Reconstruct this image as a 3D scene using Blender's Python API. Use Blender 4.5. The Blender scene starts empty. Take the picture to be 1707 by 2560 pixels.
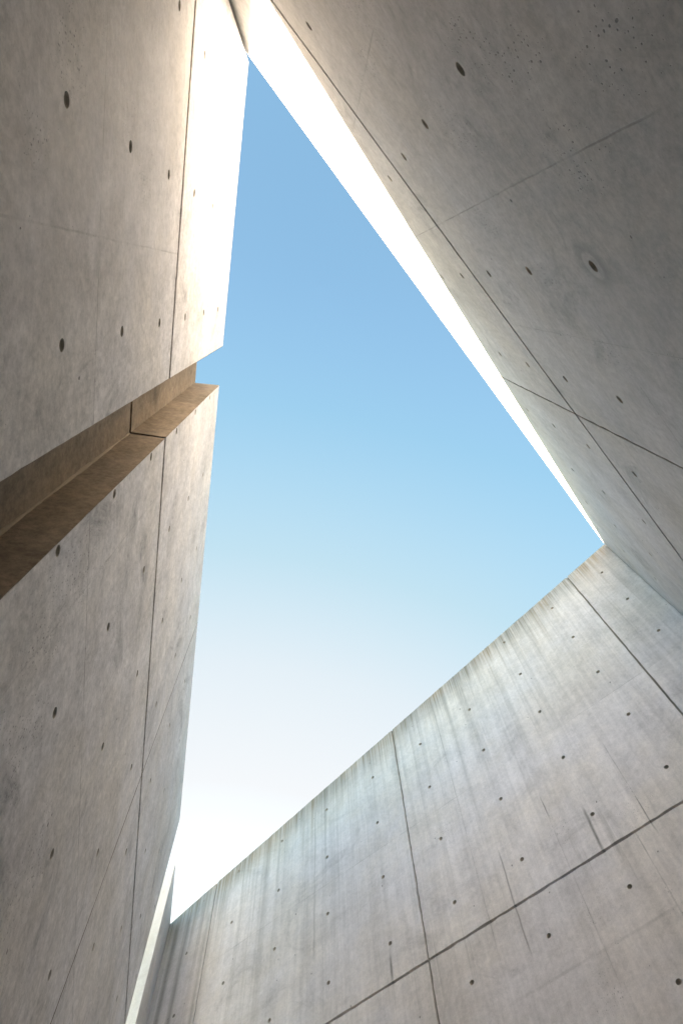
import bpy, bmesh, math, random
from mathutils import Vector, Matrix
from mathutils.geometry import delaunay_2d_cdt, tessellate_polygon

random.seed(7)
S = bpy.context.scene
COL = S.collection

# ------------------------------------------------------------------ camera
EYE = 1.6                                   # camera height above the paving
cd = bpy.data.cameras.new('camera')
cam = bpy.data.objects.new('camera', cd)
COL.objects.link(cam)
cd.sensor_fit = 'VERTICAL'
cd.sensor_height = 36.0
cd.lens = 23.66
cd.clip_start = 0.02
cd.clip_end = 2000
r = Vector((0.99583147, 0.08642722, -0.02915521))
u = Vector((0.09121234, -0.94358883, 0.31830869))
w = Vector((0.0, 0.31964113, 0.94753868))
cam.matrix_world = Matrix(((r.x, u.x, -w.x, 0), (r.y, u.y, -w.y, 0), (r.z, u.z, -w.z, EYE), (0, 0, 0, 1)))
S.camera = cam

# ------------------------------------------------------------------ sky, sun, exposure
SUN = Vector((-0.2835, 1.0343, 0.2736)).normalized()      # towards the sun
SUN_EL = math.asin(SUN.z)
SUN_AZ = math.atan2(SUN.x, SUN.y)                         # from +Y towards +X
wd = bpy.data.worlds.new('World')
S.world = wd
wd.use_nodes = True
nt = wd.node_tree
bg = nt.nodes['Background']
sky = nt.nodes.new('ShaderNodeTexSky')
sky.sky_type = 'NISHITA'
sky.sun_disc = False
sky.sun_elevation = SUN_EL
sky.sun_rotation = SUN_AZ
sky.altitude = 100
sky.air_density = 1.0
sky.dust_density = 2.0
sky.ozone_density = 1.0
tint = nt.nodes.new('ShaderNodeMix')                      # the air of the day: a little more cyan than the model
tint.data_type = 'RGBA'
tint.blend_type = 'MULTIPLY'
tint.inputs['Factor'].default_value = 1.0
tint.inputs[7].default_value = (0.72, 0.87, 0.80, 1.0)
nt.links.new(sky.outputs[0], tint.inputs[6])
# thin bright haze that whitens the sky between the zenith and the sun
geo = nt.nodes.new('ShaderNodeTexCoord')
dot = nt.nodes.new('ShaderNodeVectorMath')
dot.operation = 'DOT_PRODUCT'
nt.links.new(geo.outputs['Generated'], dot.inputs[0])
dot.inputs[1].default_value = SUN
veil = nt.nodes.new('ShaderNodeValToRGB')
# (cosine of the angle to the sun, displayed colour of the air, share of haze)
AIR = ((0.25, (0.30, 0.56, 0.80), 0.0), (0.41, (0.350, 0.640, 0.830), 0.55), (0.60, (0.555, 0.765, 0.865), 0.90),
       (0.72, (0.790, 0.870, 0.920), 0.96), (0.82, (0.915, 0.932, 0.950), 0.97), (0.90, (1.0, 1.0, 1.0), 0.7), (0.97, (1.0, 1.0, 1.0), 0.0))
air = nt.nodes.new('ShaderNodeValToRGB')
G_ = 1.0 / (2 ** 3.88 * 0.05)
for rmp, k_ in ((veil, 2), (air, 1)):
    el = rmp.color_ramp.elements
    for q, row in enumerate(AIR):
        e_ = el[0] if q == 0 else (el[1] if q == len(AIR) - 1 else el.new(row[0]))
        e_.position = row[0]
    for q, row in enumerate(AIR):
        v = row[k_]
        el[q].position = row[0]
        el[q].color = (v, v, v, 1) if k_ == 2 else tuple(c for c in v) + (1,)
nt.links.new(dot.outputs['Value'], air.inputs[0])
amp = nt.nodes.new('ShaderNodeVectorMath')
amp.operation = 'SCALE'
amp.inputs['Scale'].default_value = G_
nt.links.new(air.outputs[0], amp.inputs[0])
nt.links.new(dot.outputs['Value'], veil.inputs[0])
haze = nt.nodes.new('ShaderNodeMix')
haze.data_type = 'RGBA'
nt.links.new(amp.outputs[0], haze.inputs[7])
nt.links.new(veil.outputs[0], haze.inputs['Factor'])
nt.links.new(tint.outputs[2], haze.inputs[6])
nt.links.new(haze.outputs[2], bg.inputs[0])
bg.inputs[1].default_value = 0.05

sl = bpy.data.lights.new('sun', 'SUN')
sl.energy = 5.0
sl.angle = math.radians(0.5)
sl.color = (1.0, 0.86, 0.69)
so = bpy.data.objects.new('sun', sl)
COL.objects.link(so)
so.rotation_euler = SUN.to_track_quat('Z', 'Y').to_euler()
so.location = (-8, 30, 12)

S.view_settings.view_transform = 'Standard'
S.view_settings.look = 'None'
S.view_settings.gamma = 1.0
S.view_settings.use_curve_mapping = False
S.view_settings.exposure = 3.88
S.cycles.max_bounces = 16
S.cycles.diffuse_bounces = 12

# ------------------------------------------------------------------ node helpers
class NT:
    def __init__(self, name):
        self.m = bpy.data.materials.new(name)
        self.m.use_nodes = True
        self.t = self.m.node_tree
        self.bsdf = self.t.nodes['Principled BSDF']

    def _set(self, sock, v):
        if isinstance(v, (int, float)):
            sock.default_value = v
        elif isinstance(v, tuple):
            sock.default_value = v if len(v) == len(sock.default_value) else v + (1.0,)
        else:
            self.t.links.new(v, sock)

    def math(self, op, a, b=0.0, c=None, clamp=False):
        n = self.t.nodes.new('ShaderNodeMath')
        n.operation = op
        n.use_clamp = clamp
        self._set(n.inputs[0], a)
        self._set(n.inputs[1], b)
        if c is not None:
            self._set(n.inputs[2], c)
        return n.outputs[0]

    def add(self, a, b): return self.math('ADD', a, b)
    def sub(self, a, b): return self.math('SUBTRACT', a, b)
    def mul(self, a, b): return self.math('MULTIPLY', a, b)

    def ramp(self, v, lo, hi, a=0.0, b=1.0, smooth=True):
        n = self.t.nodes.new('ShaderNodeMapRange')
        n.interpolation_type = 'SMOOTHSTEP' if smooth else 'LINEAR'
        n.clamp = True
        self._set(n.inputs['Value'], v)
        self._set(n.inputs['From Min'], lo)
        self._set(n.inputs['From Max'], hi)
        self._set(n.inputs['To Min'], a)
        self._set(n.inputs['To Max'], b)
        return n.outputs['Result']

    def coords(self):
        tc = self.t.nodes.new('ShaderNodeTexCoord')
        sp = self.t.nodes.new('ShaderNodeSeparateXYZ')
        self.t.links.new(tc.outputs['Object'], sp.inputs[0])
        self.P = tc.outputs['Object']
        self.x, self.y, self.z = sp.outputs
        return self

    def vec(self, x, y, z):
        n = self.t.nodes.new('ShaderNodeCombineXYZ')
        for s, v in zip(n.inputs, (x, y, z)):
            self._set(s, v)
        return n.outputs[0]

    def noise(self, v, scale, detail=4.0, rough=0.55, dist=0.0):
        n = self.t.nodes.new('ShaderNodeTexNoise')
        self.t.links.new(v, n.inputs['Vector'])
        n.inputs['Scale'].default_value = scale
        n.inputs['Detail'].default_value = detail
        n.inputs['Roughness'].default_value = rough
        n.inputs['Distortion'].default_value = dist
        return n.outputs['Fac']

    def voro(self, v, scale):
        n = self.t.nodes.new('ShaderNodeTexVoronoi')
        n.feature = 'F1'
        n.voronoi_dimensions = '2D'
        self.t.links.new(self.flat, n.inputs['Vector'])
        n.inputs['Scale'].default_value = scale
        sp = self.t.nodes.new('ShaderNodeSeparateXYZ')
        self.t.links.new(n.outputs['Color'], sp.inputs[0])
        return n.outputs['Distance'], sp.outputs[0], sp.outputs[1]

    def mix(self, f, a, b, kind='MIX'):
        n = self.t.nodes.new('ShaderNodeMix')
        n.data_type = 'RGBA'
        n.blend_type = kind
        self._set(n.inputs['Factor'], f)
        self._set(n.inputs[6], a)
        self._set(n.inputs[7], b)
        return n.outputs[2]

    def grey(self, v):
        n = self.t.nodes.new('ShaderNodeCombineColor')
        for s in n.inputs:
            self._set(s, v)
        return n.outputs[0]


def concrete(name, base, lines=(), top=None, drips=0.0, streak=0.06, mottle=0.10, pits=0.5,
             seam_stain=0.0, sx=1, shift=0.0, halo=None, runs=(), blobs=(), gloss=0.46, spec=0.42):
    """Cast concrete in wall coordinates: x along the wall, z height.
    lines: (axis, position, from, to, strength, halfwidth) marks left by the formwork sheets."""
    k = NT(name).coords()
    x = k.mul(k.x, float(sx))
    z = k.sub(k.z, EYE)
    P = k.vec(k.add(x, shift), k.y, k.add(z, shift * 0.7))
    k.flat = k.vec(k.add(k.add(x, shift), k.mul(k.y, 1.7)), k.add(k.add(k.mul(z, 0.8), k.mul(k.sub(k.noise(P, 60.0, 2, 0.5), 0.5), 0.012)), shift), 0.0)
    # tone ------------------------------------------------------------
    big = k.noise(P, 0.9, 3, 0.5)
    mid = k.noise(P, 4.5, 6, 0.62, 0.6)
    fine = k.noise(P, 22.0, 9, 0.72)
    grit = k.noise(P, 160.0, 3, 0.6)
    PV = k.vec(k.mul(k.add(x, shift), 9.0), k.mul(k.y, 9.0), k.mul(z, 0.55))
    PV2 = k.vec(k.mul(k.add(x, shift), 38.0), k.mul(k.y, 30.0), k.mul(z, 1.2))
    PH = k.vec(k.mul(k.add(x, shift), 1.1), k.mul(k.y, 9.0), k.mul(z, 7.0))
    v1 = k.noise(PV, 1.0, 4, 0.6)
    v2 = k.noise(PV2, 1.0, 4, 0.65)
    hb = k.noise(PH, 1.0, 4, 0.6)
    tone = k.add(1.0, k.mul(k.sub(big, 0.5), 0.22))
    tone = k.add(tone, k.mul(k.sub(mid, 0.5), mottle * 4.0))
    tone = k.add(tone, k.mul(k.sub(fine, 0.5), mottle * 5.5))
    tone = k.add(tone, k.mul(k.sub(grit, 0.5), 0.30))
    tone = k.add(tone, k.mul(k.sub(v1, 0.5), streak * 3.4))
    tone = k.add(tone, k.mul(k.sub(v2, 0.5), streak * 3.0))
    tone = k.add(tone, k.mul(k.sub(hb, 0.5), 0.24))
    oi = k.t.nodes.new('ShaderNodeObjectInfo')
    tone = k.mul(tone, k.ramp(oi.outputs['Random'], 0.0, 1.0, 0.95, 1.04, False))
    # every formwork sheet leaves its own slight tone
    wn = k.t.nodes.new('ShaderNodeTexWhiteNoise')
    wn.noise_dimensions = '3D'
    k.t.links.new(k.vec(k.math('FLOOR', k.math('DIVIDE', k.add(x, 0.79), 0.91)), 0.0, k.math('FLOOR', k.math('DIVIDE', k.sub(z, 0.79), 0.90))), wn.inputs['Vector'])
    tone = k.mul(tone, k.ramp(wn.outputs['Value'], 0.0, 1.0, 0.955, 1.04, False))
    grain = k.ramp(k.noise(P, 48.0, 4, 0.75), 0.36, 0.64, -1.0, 1.0)
    tone = k.add(tone, k.mul(grain, 0.55 * mottle))
    warm = k.noise(P, 1.7, 4, 0.6)
    col = k.mix(k.ramp(warm, 0.35, 0.68), base, (base[0] * 1.0, base[1] * 0.97, base[2] * 0.90))
    # darker cloudy patches left by the release oil
    patch = k.mul(k.ramp(k.noise(P, 2.3, 8, 0.74, 1.2), 0.52, 0.70), k.ramp(fine, 0.32, 0.60))
    tone = k.mul(tone, k.sub(1.0, k.mul(patch, 2.4 * mottle + 0.05)))
    # small dark smudges
    smu = k.mul(k.ramp(k.noise(P, 11.0, 6, 0.7, 0.8), 0.62, 0.78), k.ramp(k.noise(P, 1.6, 3, 0.5), 0.42, 0.62))
    tone = k.mul(tone, k.sub(1.0, k.mul(smu, 2.2 * mottle)))
    # formwork sheet lines ---------------------------------------------
    wob = k.mul(k.sub(k.noise(P, 9.0, 3, 0.5), 0.5), 0.007)
    gate = k.ramp(k.noise(P, 4.3, 4, 0.65), 0.42, 0.62)
    h_line = None
    near = None
    for ax, pos, lo, hi, st, hw in lines:
        c, o = (x, z) if ax == 'u' else (z, x)
        d = k.math('ABSOLUTE', k.sub(k.add(c, wob), pos))
        nr = k.mul(k.ramp(d, 0.0, 0.035, 0.9, 0.0), k.mul(k.ramp(o, lo - 0.05, lo + 0.12), k.ramp(o, hi - 0.12, hi + 0.05, 1.0, 0.0)))
        near = nr if near is None else k.math('MAXIMUM', near, nr)
        m = k.ramp(d, hw * 0.2, hw, 1.0, 0.0)
        m = k.mul(m, k.mul(k.ramp(o, lo - 0.05, lo + 0.12), k.ramp(o, hi - 0.12, hi + 0.05, 1.0, 0.0)))
        m = k.mul(m, k.mul(k.add(0.25, k.mul(gate, 0.65)), st * 0.8))
        m = k.mul(m, k.ramp(k.y, 0.015, 0.03, 1.0, 0.0))
        h_line = m if h_line is None else k.math('MAXIMUM', h_line, m)
    # blow holes -------------------------------------------------------
    clus = k.ramp(k.noise(P, 2.2, 5, 0.65), 0.46, 0.72)
    if near is not None:
        clus = k.math('MAXIMUM', clus, k.mul(near, k.ramp(k.noise(P, 5.0, 3, 0.6), 0.40, 0.6)))
    for bu, bh, br in blobs:
        d = k.math('SQRT', k.add(k.math('POWER', k.sub(x, bu), 2.0), k.math('POWER', k.mul(k.sub(z, bh), 0.7), 2.0)))
        d = k.add(d, k.mul(k.sub(k.noise(P, 9.0, 5, 0.75), 0.5), br * 2.3))
        clus = k.math('MAXIMUM', clus, k.ramp(d, br * 0.1, br * 1.25, 1.0, 0.0))
    d1, r1, q1 = k.voro(P, 26.0)
    R1 = k.mul(k.ramp(r1, 0.74, 1.0, 0.0, 0.13, False), k.add(0.22, k.mul(clus, 0.28)))
    hole1 = k.ramp(k.sub(R1, d1), 0.0, 0.05)
    d2, r2, q2 = k.voro(P, 105.0)
    R2 = k.mul(k.ramp(r2, 0.45, 1.0, 0.0, 0.36, False), k.sub(clus, 0.1))
    hole2 = k.ramp(k.sub(R2, d2), 0.0, 0.10)
    d3, r3, q3 = k.voro(P, 7.0)
    R3 = k.mul(k.ramp(r3, 0.78, 1.0, 0.0, 0.040, False), 1.0)
    hole3 = k.ramp(k.sub(R3, d3), 0.0, 0.012)
    holes = k.math('MAXIMUM', k.math('MAXIMUM', hole1, k.mul(hole2, 0.8)), hole3)
    holes = k.mul(holes, pits)
    col = k.mix(1.0, col, k.grey(tone), 'MULTIPLY')
    # stains that run down from the open top -----------------------------
    if top is not None and drips > 0:
        a, b = top                                   # top height = a + b*u
        t = k.sub(k.add(a, k.mul(x, b)), z)
        L = k.ramp(k.noise(k.vec(k.mul(x, 7.0), 0.0, 3.0), 1.0, 4, 0.7), 0.3, 0.72, 0.06, 0.85)
        fade = k.ramp(k.math('DIVIDE', t, L), 0.0, 1.0, 1.0, 0.0)
        s1 = k.ramp(k.noise(k.vec(k.mul(x, 26.0), 0.0, k.mul(z, 0.35)), 1.0, 5, 0.7), 0.40, 0.66)
        s2 = k.ramp(k.noise(k.vec(k.mul(x, 75.0), 0.0, k.mul(z, 0.8)), 1.0, 3, 0.6), 0.40, 0.66)
        m = k.mul(fade, k.math('MULTIPLY_ADD', s1, 0.75, k.mul(s2, 0.32)))
        edge = k.mul(k.ramp(t, 0.0, k.add(0.05, k.mul(k.noise(k.vec(k.mul(x, 3.0), 0.0, 8.0), 1.0, 4, 0.7), 0.55)), 1.0, 0.0), k.add(0.45, k.mul(k.add(s1, s2), 0.45)))
        m = k.math('MULTIPLY', k.math('MAXIMUM', m, edge), drips, clamp=True)
        hue = k.ramp(k.noise(P, 2.6, 3, 0.5), 0.4, 0.6)
        col = k.mix(m, col, k.mix(hue, (0.235, 0.215, 0.180), (0.32, 0.25, 0.17)))
        # long pale and dark runs lower down
        run = k.ramp(k.noise(k.vec(k.mul(x, 15.0), 0.0, k.mul(z, 0.22)), 1.0, 5, 0.68), 0.46, 0.70)
        run = k.mul(run, k.ramp(t, 0.1, 2.2, 0.40, 0.06))
        col = k.mix(k.mul(run, drips), col, (0.18, 0.17, 0.15))
    if seam_stain > 0:
        zs = k.sub(z, 2.59)
        sm = k.mul(k.ramp(k.math('ABSOLUTE', zs), 0.0, 0.42, 1.0, 0.0),
                   k.ramp(k.noise(k.vec(k.mul(x, 11.0), 0.0, k.mul(z, 0.4)), 1.0, 5, 0.65), 0.56, 0.72))
        col = k.mix(k.mul(sm, seam_stain), col, (0.17, 0.155, 0.13))
    for ru, r0, r1_, rw, rs in runs:                 # single dirty runs: u, from h, to h, halfwidth, strength
        wv = k.mul(k.sub(k.noise(k.vec(0.0, 1.0, k.mul(z, 4.0)), 1.0, 3, 0.6), 0.5), 0.02)
        d = k.math('ABSOLUTE', k.sub(k.add(x, wv), ru))
        m = k.mul(k.ramp(d, 0.0, rw, 1.0, 0.0), k.mul(k.ramp(z, r0 - 0.02, r0 + 0.1), k.ramp(z, r1_ - 0.12, r1_, 1.0, 0.0)))
        m = k.mul(m, k.mul(k.add(0.35, fine), rs))
        col = k.mix(m, col, (0.13, 0.12, 0.10))
    if halo is not None:                             # patched ring about one tie hole
        hu, hz = halo
        d = k.math('SQRT', k.add(k.math('POWER', k.sub(x, hu), 2.0), k.math('POWER', k.sub(z, hz), 2.0)))
        d = k.add(d, k.mul(k.sub(mid, 0.5), 0.02))
        ring = k.mul(k.ramp(d, 0.030, 0.038), k.ramp(d, 0.040, 0.075, 1.0, 0.0))
        col = k.mix(k.mul(ring, 0.40), col, (0.16, 0.155, 0.145))
    if h_line is not None:
        col = k.mix(k.math('MULTIPLY', h_line, 0.85, clamp=True), col, (0.12, 0.11, 0.095))
    col = k.mix(k.math('MULTIPLY', holes, 0.78, clamp=True), col, (0.055, 0.05, 0.045))
    k.t.links.new(col, k.bsdf.inputs['Base Color'])
    k._set(k.bsdf.inputs['Roughness'], k.ramp(fine, 0.2, 0.8, gloss, gloss + 0.22))
    k.bsdf.inputs['Specular IOR Level'].default_value = spec
    # relief --------------------------------------------------------------
    h = k.add(k.mul(fine, 0.0016), k.mul(grit, 0.00035))
    h = k.add(h, k.mul(mid, 0.003))
    h = k.sub(h, k.mul(holes, 0.004))
    if h_line is not None:
        h = k.sub(h, k.mul(h_line, 0.002))
    bp = k.t.nodes.new('ShaderNodeBump')
    bp.inputs['Strength'].default_value = 0.55
    bp.inputs['Distance'].default_value = 1.0
    k.t.links.new(h, bp.inputs['Height'])
    k.t.links.new(bp.outputs[0], k.bsdf.inputs['Normal'])
    return k.m


def plain(name, col, var=0.15, scale=30.0, rough=0.9):
    k = NT(name).coords()
    n = k.noise(k.P, scale, 5, 0.65)
    n2 = k.noise(k.P, scale * 0.12, 4, 0.6)
    t = k.add(1.0, k.add(k.mul(k.sub(n, 0.5), var * 2), k.mul(k.sub(n2, 0.5), var * 2)))
    k.t.links.new(k.mix(1.0, col, k.grey(t), 'MULTIPLY'), k.bsdf.inputs['Base Color'])
    k.bsdf.inputs['Roughness'].default_value = rough
    k.bsdf.inputs['Specular IOR Level'].default_value = 0.2
    bp = k.t.nodes.new('ShaderNodeBump')
    bp.inputs['Strength'].default_value = 0.5
    k.t.links.new(k.mul(n, 0.004), bp.inputs['Height'])
    bp.inputs['Distance'].default_value = 1.0
    k.t.links.new(bp.outputs[0], k.bsdf.inputs['Normal'])
    return k.m


# ------------------------------------------------------------------ wall frames (fitted to the tie-hole grid)
SEAM = 2.59                                  # height of the level seam above the eye
def roof(X, Y):                              # all wall tops are cut by one inclined plane
    return 4.19 + 0.2727 * X + 0.0795 * Y

class Wall:
    """Plan frame of one wall face: u along the wall, y outwards (into the wall)."""
    def __init__(self, az, dist):
        a = math.radians(az)
        self.t = Vector((math.cos(a), math.sin(a), 0))
        self.n = Vector((-math.sin(a), math.cos(a), 0))
        self.d = dist
        self.s = 1 if dist > 0 else -1
        self.R = 0.0126                      # radius of this wall's tie holes
        self.out = self.n * self.s
        lx = self.t * self.s
        o = self.n * dist
        self.M = Matrix(((lx.x, self.out.x, 0, o.x), (lx.y, self.out.y, 0, o.y), (0, 0, 1, 0), (0, 0, 0, 1)))

    def world(self, uu, y):
        p = self.n * self.d + self.t * uu + self.out * y
        return p.x, p.y

    def top(self, uu, y=0.0):
        return roof(*self.world(uu, y)) + EYE

    def loc(self, uu, y, z):
        return (self.s * uu, y, z)

    def root(self, name, label):
        e = bpy.data.objects.new(name, None)
        e.empty_display_size = 0.3
        COL.objects.link(e)
        e.matrix_world = self.M
        e['label'] = label
        e['kind'] = 'thing'
        e['category'] = 'wall'
        e['group'] = 'tall fair-faced concrete walls round the court'
        self.e = e
        return e


def link(name, bm, mat, parent=None, label=None):
    me = bpy.data.meshes.new(name)
    bm.to_mesh(me)
    bm.free()
    me.materials.append(mat)
    o = bpy.data.objects.new(name, me)
    COL.objects.link(o)
    if parent is not None:
        o.parent = parent
    if label:
        o['label'] = label
    return o


def outline(corners, step=0.045, jit=0.0012):
    pts = []
    n = len(corners)
    for i in range(n):
        a, b = Vector(corners[i]), Vector(corners[(i + 1) % n])
        L = (b - a).length
        m = max(1, int(L / step))
        nn = Vector((-(b - a).y, (b - a).x)) / max(L, 1e-6)
        for j in range(m):
            p = a.lerp(b, j / m)
            if j:
                p = p + nn * random.gauss(0, jit)
                if random.random() < 0.03:
                    p = p + nn * jit * random.uniform(1.2, 4.0)      # a chipped arris (inwards: loops run anticlockwise)
            pts.append((p.x, p.y))
    return pts


def circle(c, rad, n=28):
    return [(c[0] + rad * math.cos(2 * math.pi * i / n), c[1] + rad * math.sin(2 * math.pi * i / n)) for i in range(n)]


PANEL_T = 0.034

def slab(W, loop, holes, mat, name='panel', thick=PANEL_T, place=None):
    """A cast panel: face with real round openings, edges turned back by its thickness."""
    place = place or (lambda a, b, dpt: W.loc(a, dpt, b))
    vs = [Vector(p) for p in loop]
    edges = [(i, (i + 1) % len(loop)) for i in range(len(loop))]
    for c in holes:
        st = len(vs)
        ring = circle(c, W.R)
        vs += [Vector(p) for p in ring]
        edges += [(st + i, st + (i + 1) % len(ring)) for i in range(len(ring))]
    ov, oe, of, *_ = delaunay_2d_cdt(vs, edges, [], 1, 1e-6)
    bm = bmesh.new()
    V = [bm.verts.new(place(p.x, p.y, 0.0)) for p in ov]
    for f in of:
        cx = sum(ov[i].x for i in f) / len(f)
        cy = sum(ov[i].y for i in f) / len(f)
        if any((cx - c[0]) ** 2 + (cy - c[1]) ** 2 < (W.R * 0.97) ** 2 for c in holes):
            continue
        bm.faces.new([V[i] for i in f])
    n = len(loop)
    back = [bm.verts.new(place(p[0], p[1], thick)) for p in loop]
    front = [bm.verts.new(place(p[0], p[1], 0.0)) for p in loop]
    for i in range(n):
        j = (i + 1) % n
        bm.faces.new((front[i], front[j], back[j], back[i]))
    bmesh.ops.remove_doubles(bm, verts=bm.verts, dist=1e-6)
    return link(name, bm, mat, W.e)


def cup(W, c, mat):
    """Tie hole: conical recess with a mortar plug at its bottom."""
    bm = bmesh.new()
    n = 28
    rings = []
    for rad, dp in ((W.R, 0.0), (W.R * 0.93, 0.003), (W.R * 0.86, 0.021), (W.R * 0.5, 0.0225)):
        rings.append([bm.verts.new(W.loc(p[0], dp, p[1])) for p in circle(c, rad, n)])
    for a, b in zip(rings, rings[1:]):
        for i in range(n):
            bm.faces.new((a[i], a[(i + 1) % n], b[(i + 1) % n], b[i]))
    bm.faces.new(rings[-1])
    for f in bm.faces:
        f.smooth = True
    return link('tie_hole', bm, mat, W.e)


def prism(W, plan, mat, name='core', z0=0.0, z1=None):
    bm = bmesh.new()
    lo = [bm.verts.new(W.loc(a, y, z0)) for a, y in plan]
    hi = [bm.verts.new(W.loc(a, y, W.top(a, y) if z1 is None else z1)) for a, y in plan]
    n = len(plan)
    for i in range(n):
        j = (i + 1) % n
        bm.faces.new((lo[i], lo[j], hi[j], hi[i]))
    for a, b, c in tessellate_polygon([[Vector((p[0], p[1], 0)) for p in plan]]):
        bm.faces.new((lo[a], lo[b], lo[c]))
        bm.faces.new((hi[a], hi[b], hi[c]))
    bmesh.ops.recalc_face_normals(bm, faces=bm.faces)
    return link(name, bm, mat, W.e)


def strip(W, u0, u1, z0, z1, dep, mat, name):
    """Filler set a little back inside a joint."""
    bm = bmesh.new()
    N = 40
    prev = None
    for i in range(N + 1):
        z = z0 + (z1 - z0) * i / N
        dd = dep + random.uniform(-0.0004, 0.0004)
        row = [bm.verts.new(W.loc(a, d_, z)) for a, d_ in ((u0, dd), ((u0 + u1) / 2, dd + 0.0015), (u1, dd))]
        if prev:
            for q in range(2):
                bm.faces.new((prev[q], prev[q + 1], row[q + 1], row[q]))
        prev = row
    return link(name, bm, mat, W.e)


hole_mat = plain('tie_hole_mortar', (0.46, 0.43, 0.38), 0.2, 90)
joint_mat = plain('joint_filler_brown', (0.11, 0.09, 0.07), 0.25, 60)
core_mat = plain('joint_bed_dark', (0.07, 0.055, 0.04), 0.25, 60)
brown_mat = plain('joint_bed_brown', (0.19, 0.155, 0.115), 0.25, 60)
bead_mat = plain('mortar_bead_pale', (0.29, 0.24, 0.175), 0.2, 60)
BASE = (0.55, 0.529, 0.528)

def grid(W, us, hs, margin=0.06):
    out = []
    for a in us:
        for h in hs:
            z = h + EYE
            if z < W.top(a) - margin:
                out.append((a, z))
    return out

def cells(W, ubreaks, mat, holes, hgap=0.013, jit=0.0012):
    """ubreaks: list of (u0, u1) with the gaps already taken off; split at the level seam."""
    zs = SEAM + EYE
    for (a, b) in ubreaks:
        for lo, hi in ((0.0, zs - hgap), (zs + hgap, None)):
            ta = W.top(a) if hi is None else hi
            tb = W.top(b) if hi is None else hi
            inside = [c for c in holes if a + W.R + 0.001 < c[0] < b - W.R and c[1] > lo + W.R and (hi is None or c[1] < hi - W.R)]
            loop = outline([(a, lo), (b, lo), (b, tb), (a, ta)], jit=jit)
            slab(W, loop, inside, mat)
            for c in inside:
                cup(W, c, hole_mat)


# ------------------------------------------------------------------ left wall with the deep vertical slot
W1 = Wall(103.5113, 0.5183)
W1.R = 0.0148
W1.root('concrete_wall', 'long left concrete wall cut by a deep shadowed vertical slot')
T = 0.36
c1 = concrete('concrete_slotted_wall', BASE, mottle=0.20, streak=0.055, pits=0.9, shift=11.0, sx=1, gloss=0.55, spec=0.20,
              blobs=[(-0.34, 1.48, 0.10), (-0.16, 1.33, 0.08), (0.77, 1.58, 0.22), (0.86, 1.38, 0.15), (1.02, 1.25, 0.2), (1.45, 1.3, 0.2), (-0.2, 2.1, 0.12)],
              lines=[('h', 1.69, -1.2, 4.0, 1.0, 0.004), ('h', 3.49, 0.6, 4.0, 0.55, 0.003),
                     ('u', -0.03, 0.3, 2.6, 0.6, 0.004), ('u', 0.86, 0.5, 2.6, 0.5, 0.004),
                     ('u', 1.33, 1.5, 2.6, 0.45, 0.003), ('u', 3.15, 0.0, 2.6, 0.4, 0.003), ('h', 0.79, -1.2, 4.0, 0.6, 0.004)])
cs = concrete('concrete_ochre_slot_shaded', (0.235, 0.192, 0.148), mottle=0.22, gloss=0.7, spec=0.08, streak=0.06, pits=0.4, shift=17.0)  # ochre concrete; part of the recess's shade is put into this darker base
A0, A1, B0, B1, J1 = -1.026, 0.412, 0.6435, 3.92, 2.243
us = [-0.7129 + 0.4548 * i for i in range(11)]
hs = [1.4626 + 0.45 * i for i in range(-2, 6)]
us[3] = B0 + W1.R + 0.0058                         # this column sits hard against the arris of the slot
h1 = grid(W1, us, hs)
cells(W1, [(A0, A1), (B0 + 0.003, J1 - 0.006), (J1 + 0.006, B1)], c1, h1, jit=0.0004)
gap2 = 0.012
# plan of the mass behind the panels; its near end follows the face of the right wall with an open joint
t2 = Vector((math.cos(math.radians(54.7745)), math.sin(math.radians(54.7745)), 0))
back_u = -t2.dot(W1.t) / max(1e-6, abs(t2.dot(W1.out)))
ex = lambda y: A0 - abs(t2.dot(W1.t) / t2.dot(W1.out)) * y if (-t2).dot(W1.out) > 0 else A0
prism(W1, [(ex(PANEL_T), PANEL_T), (A1, PANEL_T), (A1, 0.170), (B0 + 0.018, 0.170), (B0 + 0.018, PANEL_T),
           (B1, PANEL_T), (B1, T), (ex(T), T)], c1)
zs = SEAM + EYE
for lo, hi in ((0.0, zs - 0.013), (zs + 0.013, None)):
    ya, yb = PANEL_T, 0.170
    # back of the slot
    ta = W1.top(A1, 0.135) if hi is None else hi
    tb = W1.top(B0, 0.135) if hi is None else hi
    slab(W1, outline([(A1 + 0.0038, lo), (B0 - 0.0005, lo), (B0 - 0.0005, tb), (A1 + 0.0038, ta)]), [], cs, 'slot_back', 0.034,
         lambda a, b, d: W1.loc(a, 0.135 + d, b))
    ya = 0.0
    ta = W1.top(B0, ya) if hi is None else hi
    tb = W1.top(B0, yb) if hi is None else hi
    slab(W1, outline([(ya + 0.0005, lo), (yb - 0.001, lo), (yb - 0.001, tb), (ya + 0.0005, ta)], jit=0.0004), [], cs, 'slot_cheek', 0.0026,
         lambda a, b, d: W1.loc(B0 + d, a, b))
for lo, hi in ((0.0, zs - 0.013), (zs + 0.013, None)):      # the slot's other cheek: unseen dark plate added to cut bounced light
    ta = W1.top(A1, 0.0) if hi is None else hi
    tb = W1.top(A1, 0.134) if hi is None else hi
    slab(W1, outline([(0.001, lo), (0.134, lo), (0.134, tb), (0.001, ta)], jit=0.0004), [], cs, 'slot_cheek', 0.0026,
         lambda a, b, d: W1.loc(A1 + 0.0032 - d, a, b))
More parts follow.
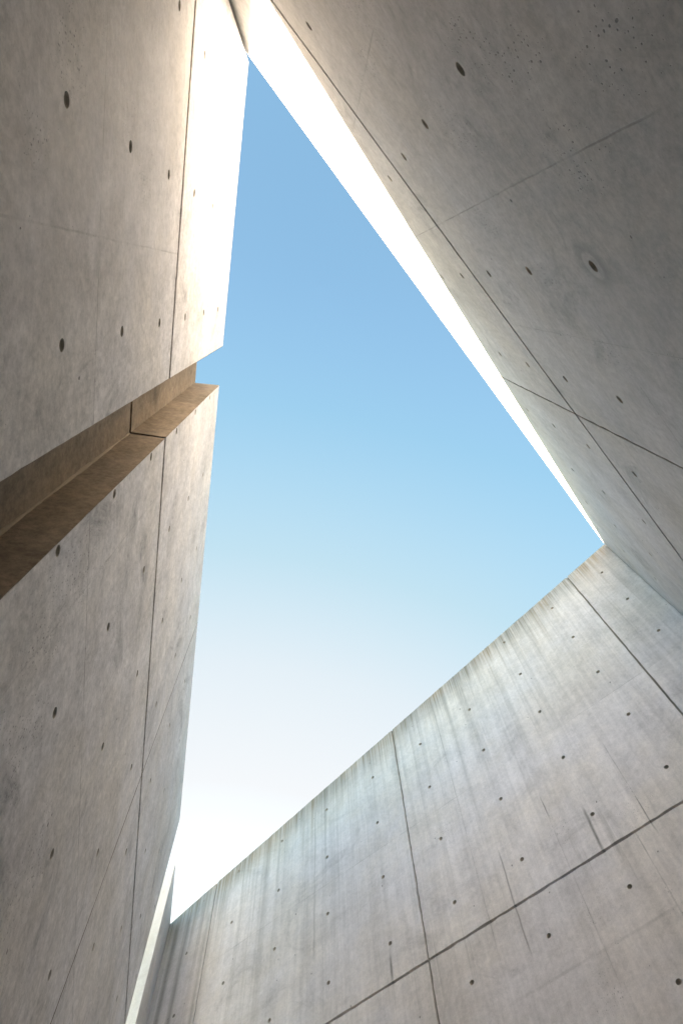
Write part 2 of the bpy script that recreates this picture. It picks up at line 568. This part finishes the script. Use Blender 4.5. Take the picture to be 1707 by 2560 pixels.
# dark bedding seen deep in the open level seam
def seam_bed(W, u0, u1, y, name='seam', mat=None):
    bm = bmesh.new()
    zc = SEAM + EYE
    n = 60
    prev = None
    for i in range(n + 1):
        a = u0 + (u1 - u0) * i / n
        row = [bm.verts.new(W.loc(a, y - 0.003 + random.uniform(-0.001, 0.001), zc + q * 0.0129)) for q in (-1, 0, 1)]
        if prev:
            for q in range(2):
                bm.faces.new((prev[q], prev[q + 1], row[q + 1], row[q]))
        prev = row
    return link(name, bm, mat or core_mat, W.e)
seam_bed(W1, A0, A1, PANEL_T)
seam_bed(W1, B0 + 0.017, B1, PANEL_T)
seam_bed(W1, A1 + 0.001, B0 + 0.016, 0.169)
bm = bmesh.new()
prev = None
ptsy = [0.001 + 0.165 * i / 10 for i in range(11)]
for y in ptsy:
    row = [bm.verts.new(W1.loc(B0 + 0.0155, y, zs + d)) for d in (-0.0129, 0.0129)]
    if prev:
        bm.faces.new((prev[0], prev[1], row[1], row[0]))
    prev = row
link('seam', bm, core_mat, W1.e)
strip(W1, J1 - 0.0059, J1 + 0.0059, 0.0, W1.top(J1) - 0.004, 0.0010, joint_mat, 'joint_filler')
# irregular pale mortar bead in the inner corner of the slot
bm = bmesh.new()
prev = None
z = 0.0
while z < zs - 0.02:
    rr = 0.0035 + random.random() * 0.004 + 0.002 * math.sin(z * 9)
    row = [bm.verts.new(W1.loc(B0 - 0.0005 - rr * math.cos(a), 0.1345 - rr * math.sin(a), z)) for a in (0, 0.5, 1.07, 1.57)]
    if prev:
        for q in range(3):
            f = bm.faces.new((prev[q], prev[q + 1], row[q + 1], row[q]))
            f.smooth = True
    prev = row
    z += 0.03
link('mortar_bead', bm, bead_mat, W1.e)

# ------------------------------------------------------------------ short wall end past the gap
W4 = Wall(103.5113, 0.5183)
W4.root('concrete_wall', 'short concrete wall stub with pale end face beyond the narrow gap')
S0, S1 = 4.363, 4.988
t3 = Vector((-0.81907879, 0.57368104, 0))
ku, ky = t3.dot(W4.t), t3.dot(W4.out)
c4 = concrete('concrete_stub', BASE, mottle=0.12, streak=0.06, pits=0.6, shift=31.0)
pale = concrete('concrete_pale_end', (0.56, 0.563, 0.575), mottle=0.05, streak=0.03, pits=0.1, shift=5.0)
h4 = [c for c in grid(W4, [-0.7129 + 0.4548 * 12], [1.4626 + 0.45 * i for i in range(-1, 6)])]
f4 = outline([(S0, 0.0), (S1, 0.0), (S1, W4.top(S1)), (S0, W4.top(S0))])
o_ = ku / ky
slab(W4, f4, h4, c4, place=lambda a, b, d: W4.loc(a + o_ * d, d, b))
for c in h4:
    cup(W4, c, hole_mat)
o_ = ku / ky
prism(W4, [(S0 + 0.006 + o_ * PANEL_T, PANEL_T), (S1 + o_ * PANEL_T, PANEL_T), (S1 + o_ * T, T), (S0 + 0.006 + o_ * T, T)], c4)
def on_jamb(a, b, d):
    return W4.loc(S0 + o_ * a - 0.004 + d, a, b)
slab(W4, outline([(0.001, 0.0), (T, 0.0), (T, W4.top(S0 + o_ * T, T)), (0.001, W4.top(S0))]), [], pale, 'end_face', 0.005, on_jamb)

# ------------------------------------------------------------------ right wall, struck by the sun along its top
W2 = Wall(54.774527, -0.449518)
W2.R = 0.0145
W2.root('concrete_wall', 'right-hand concrete wall in shade with a sunlit band along its sloping top')
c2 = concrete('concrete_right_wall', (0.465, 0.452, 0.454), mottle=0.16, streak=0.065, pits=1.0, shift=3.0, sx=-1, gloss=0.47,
              blobs=[(0.16, 1.95, 0.10), (0.08, 1.22, 0.13), (0.13, 1.25, 0.10), (0.01, 0.94, 0.12), (-0.05, 1.71, 0.12), (-0.06, 1.22, 0.12), (0.47, 2.62, 0.09), (0.61, 1.72, 0.13), (-0.14, 1.37, 0.12), (-0.33, 2.0, 0.1), (0.35, 1.8, 0.1)],
              lines=[('u', 0.112, 0.9, 3.4, 0.8, 0.003), ('u', -0.339, 1.75, 2.9, 0.7, 0.0025), ('u', 0.555, 1.2, 2.55, 0.7, 0.003),
                     ('h', 1.66, 0.4, 2.9, 0.7, 0.003), ('u', 1.46, 0.0, 2.5, 0.4, 0.003)],
              halo=(-0.5755 + 0.4526 * 2, 2.349 - 0.9))
us2 = [-0.5755 + 0.4526 * i for i in range(0, 8)]
hs2 = [2.349 + 0.45 * i for i in range(-4, 6)]
h2 = grid(W2, us2, hs2, 0.07)
E0, E1, J2 = -1.75, 3.30, 1.003
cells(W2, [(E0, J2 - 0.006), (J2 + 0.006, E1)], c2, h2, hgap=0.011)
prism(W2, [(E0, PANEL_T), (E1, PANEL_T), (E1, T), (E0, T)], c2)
seam_bed(W2, E0, E1, PANEL_T)
strip(W2, J2 - 0.0059, J2 + 0.0059, 0.0, W2.top(J2) - 0.004, 0.0020, joint_mat, 'joint_filler')

# ------------------------------------------------------------------ far wall with the stained sloping top
W3 = Wall(-215.0073165, -2.918430)
W3.root('concrete_wall', 'pale far concrete wall with dirty streaks running down from its sloping top')
ta, tb = W3.top(0.0) - EYE, W3.top(1.0) - W3.top(0.0)
c3 = concrete('concrete_far_wall', (0.64, 0.608, 0.613), mottle=0.10, streak=0.13, pits=0.8, shift=21.0, sx=-1,
              top=(ta, tb), drips=0.95, seam_stain=0.55,
              lines=[('h', 3.485, -0.3, 0.62, 0.75, 0.004), ('h', 3.485, 1.2, 3.6, 0.55, 0.004), ('h', 2.17, 0.2, 1.4, 0.3, 0.012),
                     ('u', 1.352, 2.3, 4.45, 0.5, 0.005), ('u', 0.845, 2.0, 3.1, 0.5, 0.004), ('u', 0.47, 1.9, 2.6, 0.7, 0.005), ('u', 0.379, 2.6, 3.2, 0.6, 0.004), ('u', 1.99, 2.0, 2.6, 0.3, 0.006), ('u', 3.13, 2.4, 4.2, 0.45, 0.004)],
              blobs=[(0.81, 2.84, 0.12), (0.41, 2.68, 0.14), (-0.14, 3.83, 0.12), (1.5, 3.3, 0.12), (0.9, 2.0, 0.12)],
              runs=[(0.652, 2.55, 2.93, 0.014, 0.9), (0.842, 2.93, 3.14, 0.006, 0.9), (1.19, 2.3, 2.98, 0.008, 0.7), (1.99, 2.56, 2.80, 0.013, 0.9), (0.378, 2.5, 2.80, 0.006, 0.7), (2.55, 3.0, 4.3, 0.010, 0.4),
                    (3.62, 2.6, 4.0, 0.03, 0.5), (3.85, 2.6, 4.1, 0.035, 0.6), (3.98, 2.4, 4.1, 0.045, 0.7)])
us3 = [-0.2904 + 0.4545 * i for i in range(0, 10)]
hs3 = [4.6098 - 0.45 * i for i in range(0, 9)]
h3 = grid(W3, us3, hs3, 0.045)
F0, F1 = -0.4578, 4.68
g3 = 0.006
cells(W3, [(F0, -0.070 - g3), (-0.070 + g3, 1.750 - g3), (1.750 + g3, 3.585 - g3), (3.585 + g3, F1)], c3, h3, hgap=0.0075)
FO = W3.out.dot(W1.t) / 1.0
prism(W3, [(F0, PANEL_T), (F1, PANEL_T), (F1, T), (F0, T)], c3)
seam_bed(W3, F0, F1, PANEL_T, mat=brown_mat)
for jj in (-0.070, 1.750, 3.585):
    strip(W3, jj - g3 * 0.98, jj + g3 * 0.98, 0.0, W3.top(jj) - 0.004, 0.007, plain('joint_filler_grey', (0.24, 0.22, 0.19), 0.25, 60), 'joint_filler')

# ------------------------------------------------------------------ ground
def sheet(name, pts, z, mat, cat=None):
    bm = bmesh.new()
    bm.faces.new([bm.verts.new((a, b, z)) for a, b in pts])
    o = link(name, bm, mat)
    o['kind'] = 'structure'
    return o
sheet('ground', [(-600, -600), (600, -600), (600, 600), (-600, 600)], -0.02, plain('gravel_ground', (0.30, 0.28, 0.24), 0.2, 14))
sheet('paving', [(-0.25, -1.12), (2.03, 2.12), (-1.66, 4.70)], 0.002, plain('court_paving', (0.085, 0.08, 0.075), 0.15, 18))
